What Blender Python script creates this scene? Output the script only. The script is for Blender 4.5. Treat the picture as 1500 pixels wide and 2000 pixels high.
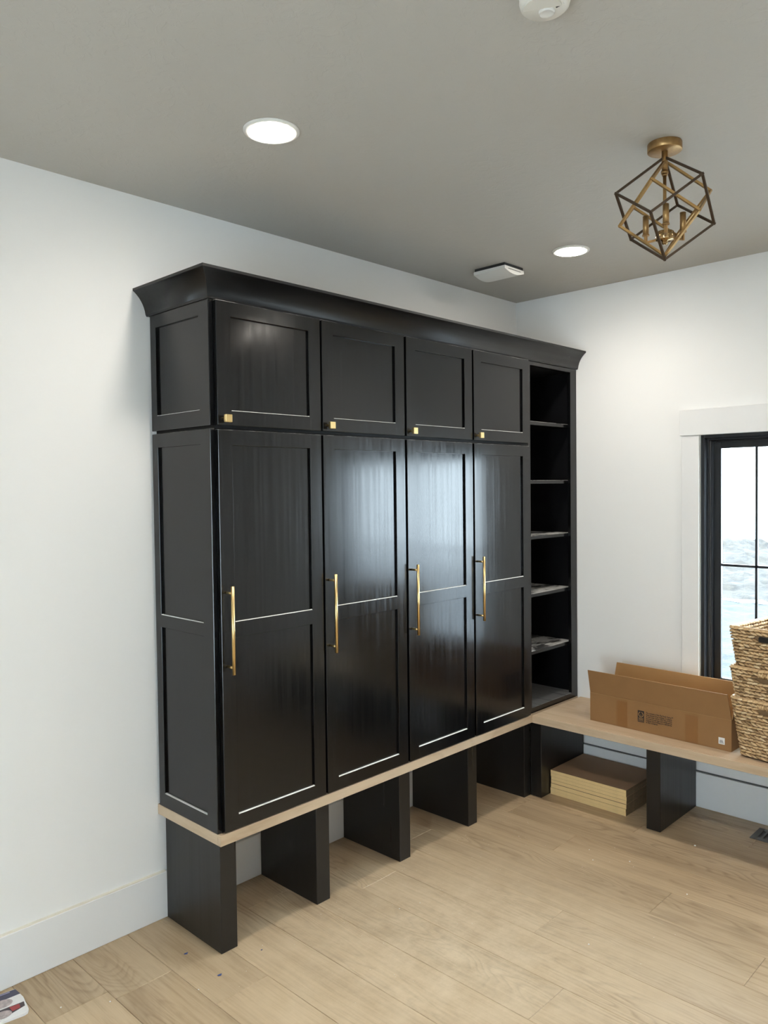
import bpy, bmesh, math, random
from mathutils import Vector, Matrix

# ------------------------------------------------------------------ scene
for o in list(bpy.data.objects):
    bpy.data.objects.remove(o, do_unlink=True)
scene = bpy.context.scene
COL = scene.collection
R = math.radians

# ------------------------------------------------------------------ camera
cam_data = bpy.data.cameras.new('camera')
cam = bpy.data.objects.new('camera', cam_data)
COL.objects.link(cam)
cam_data.sensor_fit = 'VERTICAL'
cam_data.sensor_height = 36.0
cam_data.sensor_width = 27.0
cam_data.lens = 36.0 * 1529.488 / 2000.0
cam_data.clip_start = 0.02
cam_data.clip_end = 300
cam.location = (-3.956398, -2.696149, 1.643290)
cam.rotation_mode = 'XYZ'
cam.rotation_euler = (1.5404376, 0.0120075, -0.8039330)
scene.camera = cam

# ------------------------------------------------------------------ world, exposure
world = bpy.data.worlds.new('overcast_sky')
scene.world = world
world.use_nodes = True
wn = world.node_tree
bg = wn.nodes['Background']
bg.inputs[0].default_value = (0.76, 0.89, 1.0, 1)
bg.inputs[1].default_value = 19.0
scene.view_settings.view_transform = 'Standard'
scene.view_settings.look = 'None'
scene.view_settings.gamma = 1.0
scene.view_settings.use_curve_mapping = False
scene.view_settings.exposure = 0.11
CAN_WATTS = 36.0
LENS_GLOW = 108.0
CAN_COLOR = (1.0, 0.93, 0.83)

# ------------------------------------------------------------------ dimensions
H = 2.74                       # ceiling height
XW, YW = -5.7, -3.75           # far ends of the room (behind the camera)
ZB = 0.444                     # bench top
rnd = random.Random(7)

# ------------------------------------------------------------------ material helpers
def new_mat(name):
    m = bpy.data.materials.new(name)
    m.use_nodes = True
    nt = m.node_tree
    return m, nt, nt.nodes['Principled BSDF']

def N(nt, t, **kw):
    n = nt.nodes.new(t)
    for k, v in kw.items():
        setattr(n, k, v)
    return n

def setin(n, **kw):
    for k, v in kw.items():
        n.inputs[k.replace('_', ' ')].default_value = v

def rgb(r, g, b):
    f = lambda c: (c / 255 / 12.92) if c <= 10 else ((c / 255 + 0.055) / 1.055) ** 2.4
    return (f(r), f(g), f(b), 1)

def coords(nt, scale=(1, 1, 1), src='Object', loc=(0, 0, 0)):
    tc = N(nt, 'ShaderNodeTexCoord')
    mp = N(nt, 'ShaderNodeMapping')
    mp.inputs['Scale'].default_value = scale
    mp.inputs['Location'].default_value = loc
    nt.links.new(tc.outputs[src], mp.inputs['Vector'])
    return mp.outputs['Vector']

def noise(nt, vec, scale, detail=4, rough=0.55, dist=0.0):
    n = N(nt, 'ShaderNodeTexNoise')
    setin(n, Scale=scale, Detail=detail, Roughness=rough, Distortion=dist)
    nt.links.new(vec, n.inputs['Vector'])
    return n.outputs['Fac']

def ramp(nt, fac, stops):
    r = N(nt, 'ShaderNodeValToRGB')
    el = r.color_ramp.elements
    while len(el) > 1:
        el.remove(el[-1])
    el[0].position = stops[0][0]
    c = stops[0][1]
    el[0].color = c if isinstance(c, tuple) else (c, c, c, 1)
    for pos, c in stops[1:]:
        e = el.new(pos)
        e.color = c if isinstance(c, tuple) else (c, c, c, 1)
    nt.links.new(fac, r.inputs['Fac'])
    return r.outputs['Color']

def mix(nt, a, b, fac, mode='MIX'):
    n = N(nt, 'ShaderNodeMix', data_type='RGBA', blend_type=mode)
    for sock, v in ((n.inputs[0], fac), (n.inputs[6], a), (n.inputs[7], b)):
        if hasattr(v, 'is_linked'):
            nt.links.new(v, sock)
        else:
            sock.default_value = v
    return n.outputs[2]

def math_n(nt, op, a, b=None):
    n = N(nt, 'ShaderNodeMath', operation=op)
    for i, v in enumerate((a, b)):
        if v is None:
            continue
        if hasattr(v, 'is_linked'):
            nt.links.new(v, n.inputs[i])
        else:
            n.inputs[i].default_value = v
    return n.outputs[0]

def bump(nt, p, height, strength=0.2, dist=0.002):
    b = N(nt, 'ShaderNodeBump')
    setin(b, Strength=strength, Distance=dist)
    nt.links.new(height, b.inputs['Height'])
    nt.links.new(b.outputs['Normal'], p.inputs['Normal'])

MAT = {}

def plain(name, color, rough=0.5, metal=0.0, spec=0.5, var=0.06, scale=30.0, bmp=0.0, coat=0.0):
    """one colour with faint procedural mottling"""
    m, nt, p = new_mat(name)
    v = coords(nt)
    f = noise(nt, v, scale, 3)
    lo = tuple(c * (1 - var) for c in color[:3]) + (1,)
    hi = tuple(min(1, c * (1 + var)) for c in color[:3]) + (1,)
    nt.links.new(mix(nt, lo, hi, f), p.inputs['Base Color'])
    p.inputs['Roughness'].default_value = rough
    p.inputs['Metallic'].default_value = metal
    p.inputs['Specular IOR Level'].default_value = spec
    p.inputs['Coat Weight'].default_value = coat
    if bmp:
        bump(nt, p, f, bmp, 0.001)
    MAT[name] = m
    return m

# painted walls and ceiling
def make_wall(name, color, tex, dist):
    m, nt, p = new_mat(name)
    v = coords(nt)
    a = noise(nt, v, 95, 5, 0.6)
    b = noise(nt, v, 22, 4, 0.6, 0.8)
    p.inputs['Base Color'].default_value = color
    p.inputs['Roughness'].default_value = 0.55
    p.inputs['Specular IOR Level'].default_value = 0.3
    if tex == 'peel':
        bump(nt, p, a, 0.12, dist)
    else:
        t = ramp(nt, b, [(0.50, 0.0), (0.56, 1.0)])
        h = math_n(nt, 'ADD', math_n(nt, 'MULTIPLY', a, 0.5), t)
        bump(nt, p, h, 0.22, dist)
    MAT[name] = m

make_wall('wall_paint', (0.82, 0.816, 0.80, 1), 'peel', 0.001)
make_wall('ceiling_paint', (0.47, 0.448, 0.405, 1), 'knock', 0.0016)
plain('trim_paint', (0.775, 0.775, 0.77, 1), 0.35, var=0.01)

# black lacquered wood with faint vertical grain and smudges
def make_black(name, base, r0, r1, along='z', smudge=1.0):
    m, nt, p = new_mat(name)
    sc = {'z': (60, 60, 1.2), 'x': (1.2, 60, 60), 'y': (60, 1.2, 60)}[along]
    g = noise(nt, coords(nt, sc), 1.0, 3, 0.5)
    g = ramp(nt, g, [(0.24, 0.0), (0.76, 1.0)])
    big = noise(nt, coords(nt), 3.2, 3, 0.6, 0.6)
    fine = noise(nt, coords(nt), 14, 6, 0.7, 1.5)
    sm = ramp(nt, fine, [(0.66, 0.0), (0.76, 1.0)])
    sm2 = math_n(nt, 'MULTIPLY', math_n(nt, 'MULTIPLY', sm, ramp(nt, big, [(0.5, 0.0), (0.62, 1.0)])), 0.10 * smudge)
    nt.links.new(mix(nt, base, (0.30, 0.30, 0.29, 1), sm2), p.inputs['Base Color'])
    rr = math_n(nt, 'ADD', math_n(nt, 'MULTIPLY', g, r1 - r0), r0)
    rr = math_n(nt, 'ADD', rr, math_n(nt, 'MULTIPLY', big, 0.08))
    nt.links.new(rr, p.inputs['Roughness'])
    bump(nt, p, g, 0.05, 0.0004)
    MAT[name] = m

make_black('black_door', (0.0032, 0.0036, 0.0042, 1), 0.08, 0.20)
make_black('black_leg', (0.0085, 0.0080, 0.0078, 1), 0.22, 0.36, smudge=1.6)
make_black('black_crown', (0.0050, 0.0052, 0.0056, 1), 0.36, 0.42, along='x', smudge=0.3)
plain('black_inside', (0.0035, 0.0035, 0.0042, 1), 0.5, spec=0.18, var=0.2)

# pale noise coats for upward faces: shelf dust, painted door-top highlights, ledges
def make_dust_highlight(name, lo, hi, thr, scale, color=(0.62, 0.62, 0.60, 1)):
    m, nt, p = new_mat(name)
    f = noise(nt, coords(nt, scale), 1.0, 5, 0.65, 0.4)
    k = ramp(nt, f, [(thr, lo), (thr + 0.10, hi)])
    nt.links.new(mix(nt, (0.012, 0.012, 0.012, 1), color, k), p.inputs['Base Color'])
    p.inputs['Roughness'].default_value = 0.6
    MAT[name] = m

make_dust_highlight('ledge_pale', 0.55, 1.0, 0.30, (9, 9, 9), (0.85, 0.85, 0.82, 1))  # paler coat on the inner ledges
make_dust_highlight('top_glint', 0.0, 0.35, 0.45, (6, 6, 6))  # bright highlights along the door tops, painted as a pale coat
make_dust_highlight('shelf_dust', 0.02, 0.72, 0.42, (7, 14, 7))
make_dust_highlight('shelf_scuff', 0.02, 0.20, 0.35, (40, 3, 3), (0.5, 0.5, 0.5, 1))

# oak
def make_oak(name, tones, along='y', ring=7.0, streak=0.55, perobj=True, rough=0.42, gs=1.0, dusty=False):
    m, nt, p = new_mat(name)
    tc = N(nt, 'ShaderNodeTexCoord')
    oi = N(nt, 'ShaderNodeObjectInfo')
    add = N(nt, 'ShaderNodeVectorMath', operation='ADD')
    sc_off = N(nt, 'ShaderNodeVectorMath', operation='SCALE')
    comb = N(nt, 'ShaderNodeCombineXYZ')
    for i in range(3):
        nt.links.new(oi.outputs['Random'], comb.inputs[i])
    nt.links.new(comb.outputs[0], sc_off.inputs[0])
    sc_off.inputs['Scale'].default_value = 37.0 if perobj else 0.0
    nt.links.new(tc.outputs['Object'], add.inputs[0])
    nt.links.new(sc_off.outputs[0], add.inputs[1])
    def mapped(s):
        mp = N(nt, 'ShaderNodeMapping')
        mp.inputs['Scale'].default_value = s if along == 'y' else (s[1], s[0], s[2])
        nt.links.new(add.outputs[0], mp.inputs['Vector'])
        return mp.outputs['Vector']
    fib = noise(nt, mapped((90 * gs, 3.0 * gs, 30)), 1.0, 5, 0.65)
    band = noise(nt, mapped((9 * gs, 0.9 * gs, 4)), 1.0, 3, 0.55, 0.3)
    field = noise(nt, mapped((6.5 * gs, 1.25 * gs, 3)), 1.0, 2, 0.45, 0.35)
    mask = ramp(nt, noise(nt, mapped((5 * gs, 0.9 * gs, 2)), 1.0, 2, 0.5), [(0.47, 0.0), (0.60, 1.0)])
    cont = math_n(nt, 'FRACT', math_n(nt, 'MULTIPLY', field, ring * 3))
    line = ramp(nt, cont, [(0.0, 0.0), (0.45, 0.15), (0.78, 1.0), (1.0, 0.0)])
    speck = ramp(nt, noise(nt, mapped((160 * gs, 14 * gs, 40)), 1.0, 4, 0.7), [(0.60, 0.0), (0.75, 1.0)])
    c = mix(nt, tones[0], tones[1], ramp(nt, band, [(0.30, 0.0), (0.70, 1.0)]))
    c = mix(nt, c, tones[2], math_n(nt, 'MULTIPLY', math_n(nt, 'MULTIPLY', line, mask), streak))
    c = mix(nt, c, tones[2], math_n(nt, 'MULTIPLY', speck, 0.22))
    c = mix(nt, c, tones[3], math_n(nt, 'MULTIPLY', ramp(nt, fib, [(0.42, 0.0), (0.72, 1.0)]), 0.45))
    c = mix(nt, c, tones[2], math_n(nt, 'MULTIPLY', ramp(nt, fib, [(0.28, 1.0), (0.46, 0.0)]), 0.30))
    cloud = noise(nt, mapped((7 * gs, 1.6 * gs, 3)), 1.0, 4, 0.6, 0.5)
    c = mix(nt, c, tones[2], math_n(nt, 'MULTIPLY', ramp(nt, cloud, [(0.50, 0.0), (0.72, 1.0)]), 0.38))
    if perobj:
        tone = N(nt, 'ShaderNodeMapRange')
        setin(tone, To_Min=0.97, To_Max=1.09)
        nt.links.new(oi.outputs['Random'], tone.inputs['Value'])
        hsv = N(nt, 'ShaderNodeHueSaturation')
        nt.links.new(tone.outputs[0], hsv.inputs['Value'])
        nt.links.new(c, hsv.inputs['Color'])
        c = hsv.outputs['Color']
    if dusty:               # bright pool of light painted over the mid floor, broken up with dust
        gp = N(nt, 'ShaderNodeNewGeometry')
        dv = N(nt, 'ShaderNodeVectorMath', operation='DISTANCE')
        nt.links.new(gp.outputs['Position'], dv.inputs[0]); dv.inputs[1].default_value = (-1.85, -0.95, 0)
        light_pool = ramp(nt, dv.outputs['Value'], [(0.15, 1.0), (0.95, 0.0)])
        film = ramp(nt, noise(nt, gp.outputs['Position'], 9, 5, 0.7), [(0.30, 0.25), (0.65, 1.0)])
        c = mix(nt, c, (0.82, 0.68, 0.49, 1), math_n(nt, 'MULTIPLY', math_n(nt, 'MULTIPLY', light_pool, film), 0.58))
    nt.links.new(c, p.inputs['Base Color'])
    p.inputs['Roughness'].default_value = rough
    p.inputs['Specular IOR Level'].default_value = 0.4
    bump(nt, p, fib, 0.06, 0.0008)
    MAT[name] = m

make_oak('oak_floor', [(0.405, 0.292, 0.176, 1), (0.515, 0.388, 0.247, 1), (0.215, 0.140, 0.078, 1), (0.590, 0.460, 0.310, 1)], dusty=True)  # dusty also paints the pool of light into the planks
make_oak('oak_bench_x', [(0.50, 0.365, 0.235, 1), (0.58, 0.440, 0.300, 1), (0.33, 0.225, 0.135, 1), (0.66, 0.530, 0.390, 1)], along='x', ring=4, streak=0.35, perobj=False, rough=0.5)
make_oak('oak_bench_y', [(0.50, 0.365, 0.235, 1), (0.58, 0.440, 0.300, 1), (0.33, 0.225, 0.135, 1), (0.66, 0.530, 0.390, 1)], along='y', ring=4, streak=0.35, perobj=False, rough=0.5)
plain('subfloor', (0.16, 0.115, 0.075, 1), 0.8)

plain('brushed_gold', (0.78, 0.58, 0.27, 1), 0.30, metal=1.0, scale=200)
plain('antique_gold', (0.40, 0.255, 0.105, 1), 0.42, metal=0.85, var=0.3, scale=60)
plain('dark_bronze', (0.075, 0.050, 0.032, 1), 0.42, metal=0.6, var=0.3, scale=60)
plain('old_brass', (0.36, 0.22, 0.09, 1), 0.40, metal=0.8, var=0.35, scale=70)
plain('hub_brass', (0.42, 0.29, 0.14, 1), 0.22, metal=1.0, var=0.2, scale=60)
plain('steel', (0.6, 0.6, 0.58, 1), 0.3, metal=1.0)
plain('white_plastic', (0.72, 0.71, 0.67, 1), 0.4, var=0.01)
plain('cream_plastic', (0.68, 0.65, 0.58, 1), 0.35, var=0.01)
plain('black_plastic', (0.012, 0.012, 0.012, 1), 0.4)
plain('dark_gap', (0.02, 0.02, 0.02, 1), 0.8)
plain('gap_grey', (0.10, 0.10, 0.10, 1), 0.8)
plain('window_black', (0.010, 0.011, 0.013, 1), 0.30, var=0.1)
plain('register_metal', (0.105, 0.105, 0.098, 1), 0.45, metal=0.2, var=0.15)
plain('cardboard', (0.285, 0.145, 0.052, 1), 0.75, var=0.07, scale=14)
plain('cardboard_inner', (0.36, 0.200, 0.078, 1), 0.8, var=0.07, scale=14)
plain('packing_tape', (0.255, 0.115, 0.033, 1), 0.45, var=0.03)
plain('print_ink', (0.025, 0.017, 0.012, 1), 0.7)
plain('label_white', (0.80, 0.79, 0.76, 1), 0.5)
plain('label_grey', (0.25, 0.25, 0.25, 1), 0.6)
m, nt, p = new_mat('straw')
geo = N(nt, 'ShaderNodeNewGeometry')
c = ramp(nt, geo.outputs['Random Per Island'], [(0.0, (0.30, 0.185, 0.085, 1)), (0.35, (0.62, 0.415, 0.215, 1)), (0.75, (0.72, 0.510, 0.280, 1)), (1.0, (0.82, 0.640, 0.400, 1))])
fz = noise(nt, coords(nt), 160, 3, 0.6)
c = mix(nt, c, (0.22, 0.135, 0.06, 1), math_n(nt, 'MULTIPLY', ramp(nt, fz, [(0.45, 0.0), (0.75, 1.0)]), 0.5))
nt.links.new(c, p.inputs['Base Color']); p.inputs['Roughness'].default_value = 0.6
bump(nt, p, fz, 0.4, 0.0008)
MAT['straw'] = m
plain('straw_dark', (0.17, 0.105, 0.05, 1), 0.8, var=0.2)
plain('board_edge', (0.74, 0.53, 0.255, 1), 0.7, var=0.12, scale=22)
plain('board_face', (0.30, 0.185, 0.105, 1), 0.7, var=0.06, scale=9)
plain('board_end', (0.20, 0.135, 0.075, 1), 0.75, var=0.35, scale=50)
plain('print_navy', (0.045, 0.042, 0.085, 1), 0.3)
plain('print_white', (0.80, 0.79, 0.78, 1), 0.3)
plain('print_stone', (0.44, 0.37, 0.36, 1), 0.3, var=0.6, scale=90)
plain('print_red', (0.34, 0.035, 0.035, 1), 0.3)
plain('print_dark', (0.05, 0.04, 0.05, 1), 0.3)
plain('print_lilac', (0.36, 0.33, 0.52, 1), 0.3)
plain('blue_chip', (0.05, 0.08, 0.22, 1), 0.5)
plain('white_crumb', (0.85, 0.84, 0.80, 1), 0.6)
plain('caulk', (0.80, 0.76, 0.66, 1), 0.5, var=0.05)

# daylight ground outside
def make_gravel(name, a, b, scale):
    m, nt, p = new_mat(name)
    v = coords(nt)
    n1 = noise(nt, v, scale, 6, 0.75)
    n2 = noise(nt, v, scale * 0.15, 3)
    c = mix(nt, a, b, ramp(nt, n1, [(0.40, 0.0), (0.60, 1.0)]))
    c = mix(nt, c, a, math_n(nt, 'MULTIPLY', n2, 0.4))
    nt.links.new(c, p.inputs['Base Color'])
    p.inputs['Roughness'].default_value = 0.9
    bump(nt, p, n1, 0.8, 0.05)
    MAT[name] = m

make_gravel('gravel_grey', (0.008, 0.0125, 0.0145, 1), (0.027, 0.033, 0.036, 1), 4)
make_gravel('gravel_tan', (0.0040, 0.0028, 0.0016, 1), (0.032, 0.026, 0.018, 1), 3.2)
make_gravel('reflector_pale', (0.26, 0.27, 0.28, 1), (0.36, 0.37, 0.38, 1), 3)  # tone of the unseen ground added for bright door reflections

# glass and lamp lens
m, nt, p = new_mat('window_glass')
nt.nodes.remove(p)
tr = N(nt, 'ShaderNodeBsdfTransparent'); gl = N(nt, 'ShaderNodeBsdfGlossy'); ms = N(nt, 'ShaderNodeMixShader')
fr = N(nt, 'ShaderNodeFresnel'); setin(fr, IOR=1.45)
tr.inputs[0].default_value = (0.94, 0.96, 0.96, 1); setin(gl, Roughness=0.02)
geo = N(nt, 'ShaderNodeNewGeometry')
nt.links.new(math_n(nt, 'MULTIPLY', fr.outputs[0], math_n(nt, 'SUBTRACT', 1.0, geo.outputs['Backfacing'])), ms.inputs[0]); nt.links.new(tr.outputs[0], ms.inputs[1]); nt.links.new(gl.outputs[0], ms.inputs[2])
nt.links.new(ms.outputs[0], nt.nodes['Material Output'].inputs['Surface'])
MAT['window_glass'] = m

m, nt, p = new_mat('lamp_lens')
setin(p, Base_Color=(0.9, 0.9, 0.88, 1), Roughness=0.4, Emission_Color=CAN_COLOR + (1,), Emission_Strength=LENS_GLOW)
MAT['lamp_lens'] = m

# ------------------------------------------------------------------ mesh helpers
def box(bm, x0, x1, y0, y1, z0, z1, bev=0.0, mi=0):
    if x0 > x1: x0, x1 = x1, x0
    if y0 > y1: y0, y1 = y1, y0
    if z0 > z1: z0, z1 = z1, z0
    vs = [bm.verts.new(c) for c in ((x0, y0, z0), (x1, y0, z0), (x1, y1, z0), (x0, y1, z0), (x0, y0, z1), (x1, y0, z1), (x1, y1, z1), (x0, y1, z1))]
    fs = [bm.faces.new([vs[i] for i in q]) for q in ((0, 3, 2, 1), (4, 5, 6, 7), (0, 1, 5, 4), (1, 2, 6, 5), (2, 3, 7, 6), (3, 0, 4, 7))]
    for f in fs:
        f.material_index = mi
    if bev:
        es = list({e for f in fs for e in f.edges})
        r = bmesh.ops.bevel(bm, geom=es, offset=bev, segments=1, affect='EDGES', profile=0.5)
        for f in r['faces']:
            f.material_index = mi
    return fs

def mbox(*a, **k):
    bm = bmesh.new(); box(bm, *a, **k); return bm

def cyl(bm, p0, p1, r0, r1=None, n=20, cap=True, mi=0):
    if r1 is None: r1 = r0
    p0, p1 = Vector(p0), Vector(p1)
    d = (p1 - p0).normalized()
    a = d.orthogonal().normalized(); b = d.cross(a)
    rings = []
    for pp, r in ((p0, r0), (p1, r1)):
        rings.append([bm.verts.new(pp + (a * math.cos(2 * math.pi * i / n) + b * math.sin(2 * math.pi * i / n)) * r) for i in range(n)])
    for i in range(n):
        j = (i + 1) % n
        f = bm.faces.new((rings[0][i], rings[0][j], rings[1][j], rings[1][i])); f.smooth = True; f.material_index = mi
    if cap:
        f = bm.faces.new(rings[0][::-1]); f.material_index = mi
        f = bm.faces.new(rings[1]); f.material_index = mi

def lathe(bm, c, prof, n=48, mi=0, smooth=True):
    """profile [(r, z)] turned about a vertical axis through c; closes at r = 0"""
    rings = []
    for r, z in prof:
        if r < 1e-6:
            rings.append([bm.verts.new((c[0], c[1], c[2] + z))])
        else:
            rings.append([bm.verts.new((c[0] + r * math.cos(2 * math.pi * i / n), c[1] + r * math.sin(2 * math.pi * i / n), c[2] + z)) for i in range(n)])
    for A, B in zip(rings, rings[1:]):
        for i in range(n):
            j = (i + 1) % n
            if len(A) == 1 and len(B) == 1: continue
            if len(A) == 1: f = bm.faces.new((A[0], B[j], B[i]))
            elif len(B) == 1: f = bm.faces.new((A[i], A[j], B[0]))
            else: f = bm.faces.new((A[i], A[j], B[j], B[i]))
            f.smooth = smooth; f.material_index = mi

def bar(bm, p0, p1, w, h=None, roll=0.0, ext=0.0):
    """square bar between two points"""
    h = h or w
    p0, p1 = Vector(p0), Vector(p1)
    d = (p1 - p0).normalized()
    p0 = p0 - d * ext; p1 = p1 + d * ext
    up = Vector((0, 0, 1)) if abs(d.z) < 0.95 else Vector((1, 0, 0))
    a = d.cross(up).normalized(); b = a.cross(d)
    if roll:
        a, b = a * math.cos(roll) + b * math.sin(roll), b * math.cos(roll) - a * math.sin(roll)
    q = [(-w / 2, -h / 2), (w / 2, -h / 2), (w / 2, h / 2), (-w / 2, h / 2)]
    A = [bm.verts.new(p0 + a * x + b * y) for x, y in q]
    B = [bm.verts.new(p1 + a * x + b * y) for x, y in q]
    for i in range(4):
        j = (i + 1) % 4
        bm.faces.new((A[i], A[j], B[j], B[i]))
    bm.faces.new(A[::-1]); bm.faces.new(B)

def poly_prism(bm, pts, thick):
    """pts: list of Vector corners of a flat polygon; extruded by vector thick"""
    A = [bm.verts.new(v) for v in pts]
    B = [bm.verts.new(Vector(v) + thick) for v in pts]
    bm.faces.new(A); bm.faces.new(B[::-1])
    n = len(A)
    for i in range(n):
        j = (i + 1) % n
        bm.faces.new((A[j], A[i], B[i], B[j]))

def root_loc(o):
    v = Vector((0, 0, 0))
    while o is not None:
        v += o.location; o = o.parent
    return v

def part(name, bm, mats, parent=None, label=None, kind=None, origin=None):
    """link a bmesh given in world coordinates as one mesh object"""
    bmesh.ops.recalc_face_normals(bm, faces=bm.faces[:])
    base = root_loc(parent) if parent else Vector(origin or (0, 0, 0))
    bm.transform(Matrix.Translation(-base))
    me = bpy.data.meshes.new(name)
    bm.to_mesh(me); bm.free()
    if not isinstance(mats, (list, tuple)): mats = [mats]
    for k in mats:
        me.materials.append(MAT[k])
    o = bpy.data.objects.new(name, me)
    COL.objects.link(o)
    if parent: o.parent = parent
    else: o.location = base
    if label: o['label'] = label
    if kind: o['kind'] = kind
    return o

def tag(o, label, cat, group=None, kind=None):
    o['label'] = label; o['category'] = cat
    if group: o['group'] = group
    if kind: o['kind'] = kind
    return o

def thing(name, label, cat, loc, group=None):
    o = bpy.data.objects.new(name, None)
    o.empty_display_size = 0.1
    COL.objects.link(o); o.location = loc
    return tag(o, label, cat, group)

def struct(name, bm, mats, origin=(0, 0, 0), label=None):
    o = part(name, bm, mats, None, label, 'structure', origin)
    return o

# ------------------------------------------------------------------ room shell
# floor: subfloor with single planks (they run along y)
floor = struct('floor', mbox(XW - 0.1, 0.14, YW - 0.1, 0.12, -0.08, -0.008), 'subfloor', label='light oak plank floor')
PW = 0.206
ends = {-2.781: [-0.33], -2.575: [-0.592], -1.957: [-1.36], -1.133: [-1.36], -1.545: [-1.11], -1.339: [-1.784], -0.927: [-0.81], -2.369: [-1.63], -2.163: [-0.20], -1.751: [-0.42]}
PL = 1.52
k0 = -2.575
i = math.floor((XW - k0) / PW)
REG = (-0.209, -0.072, -1.715, -1.414)     # floor register outline
while k0 + i * PW < 0:
    x0 = k0 + i * PW; x1 = min(x0 + PW, 0.0)
    x0 = max(x0, XW)
    key = min(ends, key=lambda k: abs(k - (k0 + i * PW)))
    s = ends[key][0] if abs(key - (k0 + i * PW)) < 0.02 else -rnd.uniform(0.1, PL)
    while s < 0: s += PL
    cuts = []
    y = s
    while y > YW:
        cuts.append(y); y -= PL
    cuts.append(y)
    for ya, yb in zip(cuts, cuts[1:]):
        a, b = min(ya, 0.0), max(yb, YW)
        if a - b < 0.01: continue
        bm = mbox(x0 + 0.0005, x1 - 0.0005, b + 0.0005, a - 0.0005, -0.010, 0.0, bev=0.0012)
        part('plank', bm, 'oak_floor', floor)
        ob = COL.objects[-1]
        c = Vector(((x0 + x1) / 2, (a + b) / 2, 0))
        ob.data.transform(Matrix.Translation(-c)); ob.location = c
    i += 1

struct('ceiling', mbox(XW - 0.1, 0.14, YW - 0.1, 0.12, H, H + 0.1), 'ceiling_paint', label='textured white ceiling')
struct('wall_back', mbox(XW - 0.1, 0.14, 0, 0.12, 0, H), 'wall_paint', label='white painted wall behind the black cabinets')
struct('wall_front', mbox(XW - 0.1, 0.14, YW - 0.1, YW, 0, H), 'wall_paint')
PY0, PY1, PZ = -2.00, -2.95, 2.06                       # unseen glazed door, added for daylight from behind the camera
bm = bmesh.new()
box(bm, XW - 0.1, XW, PY0, 0, 0, H); box(bm, XW - 0.1, XW, YW, PY1, 0, H); box(bm, XW - 0.1, XW, PY1, PY0, PZ, H)
bmesh.ops.remove_doubles(bm, verts=bm.verts[:], dist=1e-5)
struct('wall_left', bm, 'wall_paint')
pd = bpy.data.objects.new('added_door', None); COL.objects.link(pd); pd.location = (XW - 0.05, (PY0 + PY1) / 2, 0)
pd['kind'] = 'structure'; pd['label'] = 'unseen glazed patio door added for daylight behind the camera'
bm = bmesh.new()
box(bm, XW - 0.09, XW - 0.01, PY0 - 0.05, PY0, 0, PZ, 0.002); box(bm, XW - 0.09, XW - 0.01, PY1, PY1 + 0.05, 0, PZ, 0.002)
box(bm, XW - 0.09, XW - 0.01, PY1 + 0.05, PY0 - 0.05, PZ - 0.05, PZ, 0.002); box(bm, XW - 0.09, XW - 0.01, PY1 + 0.05, PY0 - 0.05, 0, 0.08, 0.002)
part('frame', bm, 'window_black', pd)
part('pane', mbox(XW - 0.052, XW - 0.048, PY1 + 0.05, PY0 - 0.05, 0.08, PZ - 0.05), 'window_glass', pd)
WY0, WY1, WZ0, WZ1 = -1.106, -2.440, 0.590, 1.893      # window opening
bm = bmesh.new()
box(bm, 0, 0.14, WY0, 0, 0, H); box(bm, 0, 0.14, YW, WY1, 0, H)
box(bm, 0, 0.14, WY1, WY0, 0, WZ0); box(bm, 0, 0.14, WY1, WY0, WZ1, H)
bmesh.ops.remove_doubles(bm, verts=bm.verts[:], dist=1e-5)
struct('wall_right', bm, 'wall_paint', label='white painted wall with the window')

bm = bmesh.new(); box(bm, XW, 0, -0.016, 0, 0, 0.178, bev=0.002)
bb = struct('baseboard_back', bm, 'trim_paint', label='tall flat white baseboard')
bm = bmesh.new()                                      # caulk line on top of the baseboard
box(bm, XW, -2.41, -0.014, 0, 0.178, 0.1815)
part('caulk_line', bm, 'caulk', bb)
bm = bmesh.new(); box(bm, -0.016, 0, YW, -0.016, 0, 0.178, bev=0.002)
bbr = struct('baseboard_right', bm, 'trim_paint', label='tall flat white baseboard under the window bench')
part('gap_line', mbox(-0.0085, 0, YW, -0.016, 0.1775, 0.1835), 'gap_grey', bbr, 'dark open gap above the baseboard')

# ------------------------------------------------------------------ window in the right wall
def ring_box(bm, y0, y1, z0, z1, w, x0, x1, bev=0.0015, wb=None):
    """rectangular frame in the x plane: outer rectangle y0>y1, z0<z1, bar width w"""
    wb = wb or w
    box(bm, x0, x1, y0 - w, y0, z0, z1, bev); box(bm, x0, x1, y1, y1 + w, z0, z1, bev)
    box(bm, x0, x1, y1 + w, y0 - w, z1 - w, z1, bev); box(bm, x0, x1, y1 + w, y0 - w, z0, z0 + wb, bev)

win = bpy.data.objects.new('window_1', None); COL.objects.link(win); win.location = (0, (WY0 + WY1) / 2, WZ0)
win['kind'] = 'structure'; win['label'] = 'black framed slider window with white casing'
bm = bmesh.new()
box(bm, -0.026, 0, WY1 - 0.100, WY0 + 0.100, 1.891, 2.021, 0.0015)
part('head_casing', bm, 'trim_paint', win, 'white flat head casing')
for ya, yb in ((WY0 + 0.004, WY0 + 0.093), (WY1 - 0.093, WY1 - 0.004)):
    bm = bmesh.new(); box(bm, -0.020, 0, ya, yb, 0.50, 1.891, 0.0015)
    part('side_casing', bm, 'trim_paint', win, 'white flat side casing')
bm = bmesh.new(); box(bm, -0.017, 0, WY1 - 0.004, WY0 + 0.004, 0.50, WZ0 + 0.002, 0.0015)
part('sill_casing', bm, 'trim_paint', win, 'white flat casing below the window')
bm = bmesh.new()
ring_box(bm, WY0, WY1, WZ0, WZ1, 0.018, -0.006, 0.11)
part('outer_frame', bm, 'window_black', win, 'black outer window frame')
bm = bmesh.new()
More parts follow.
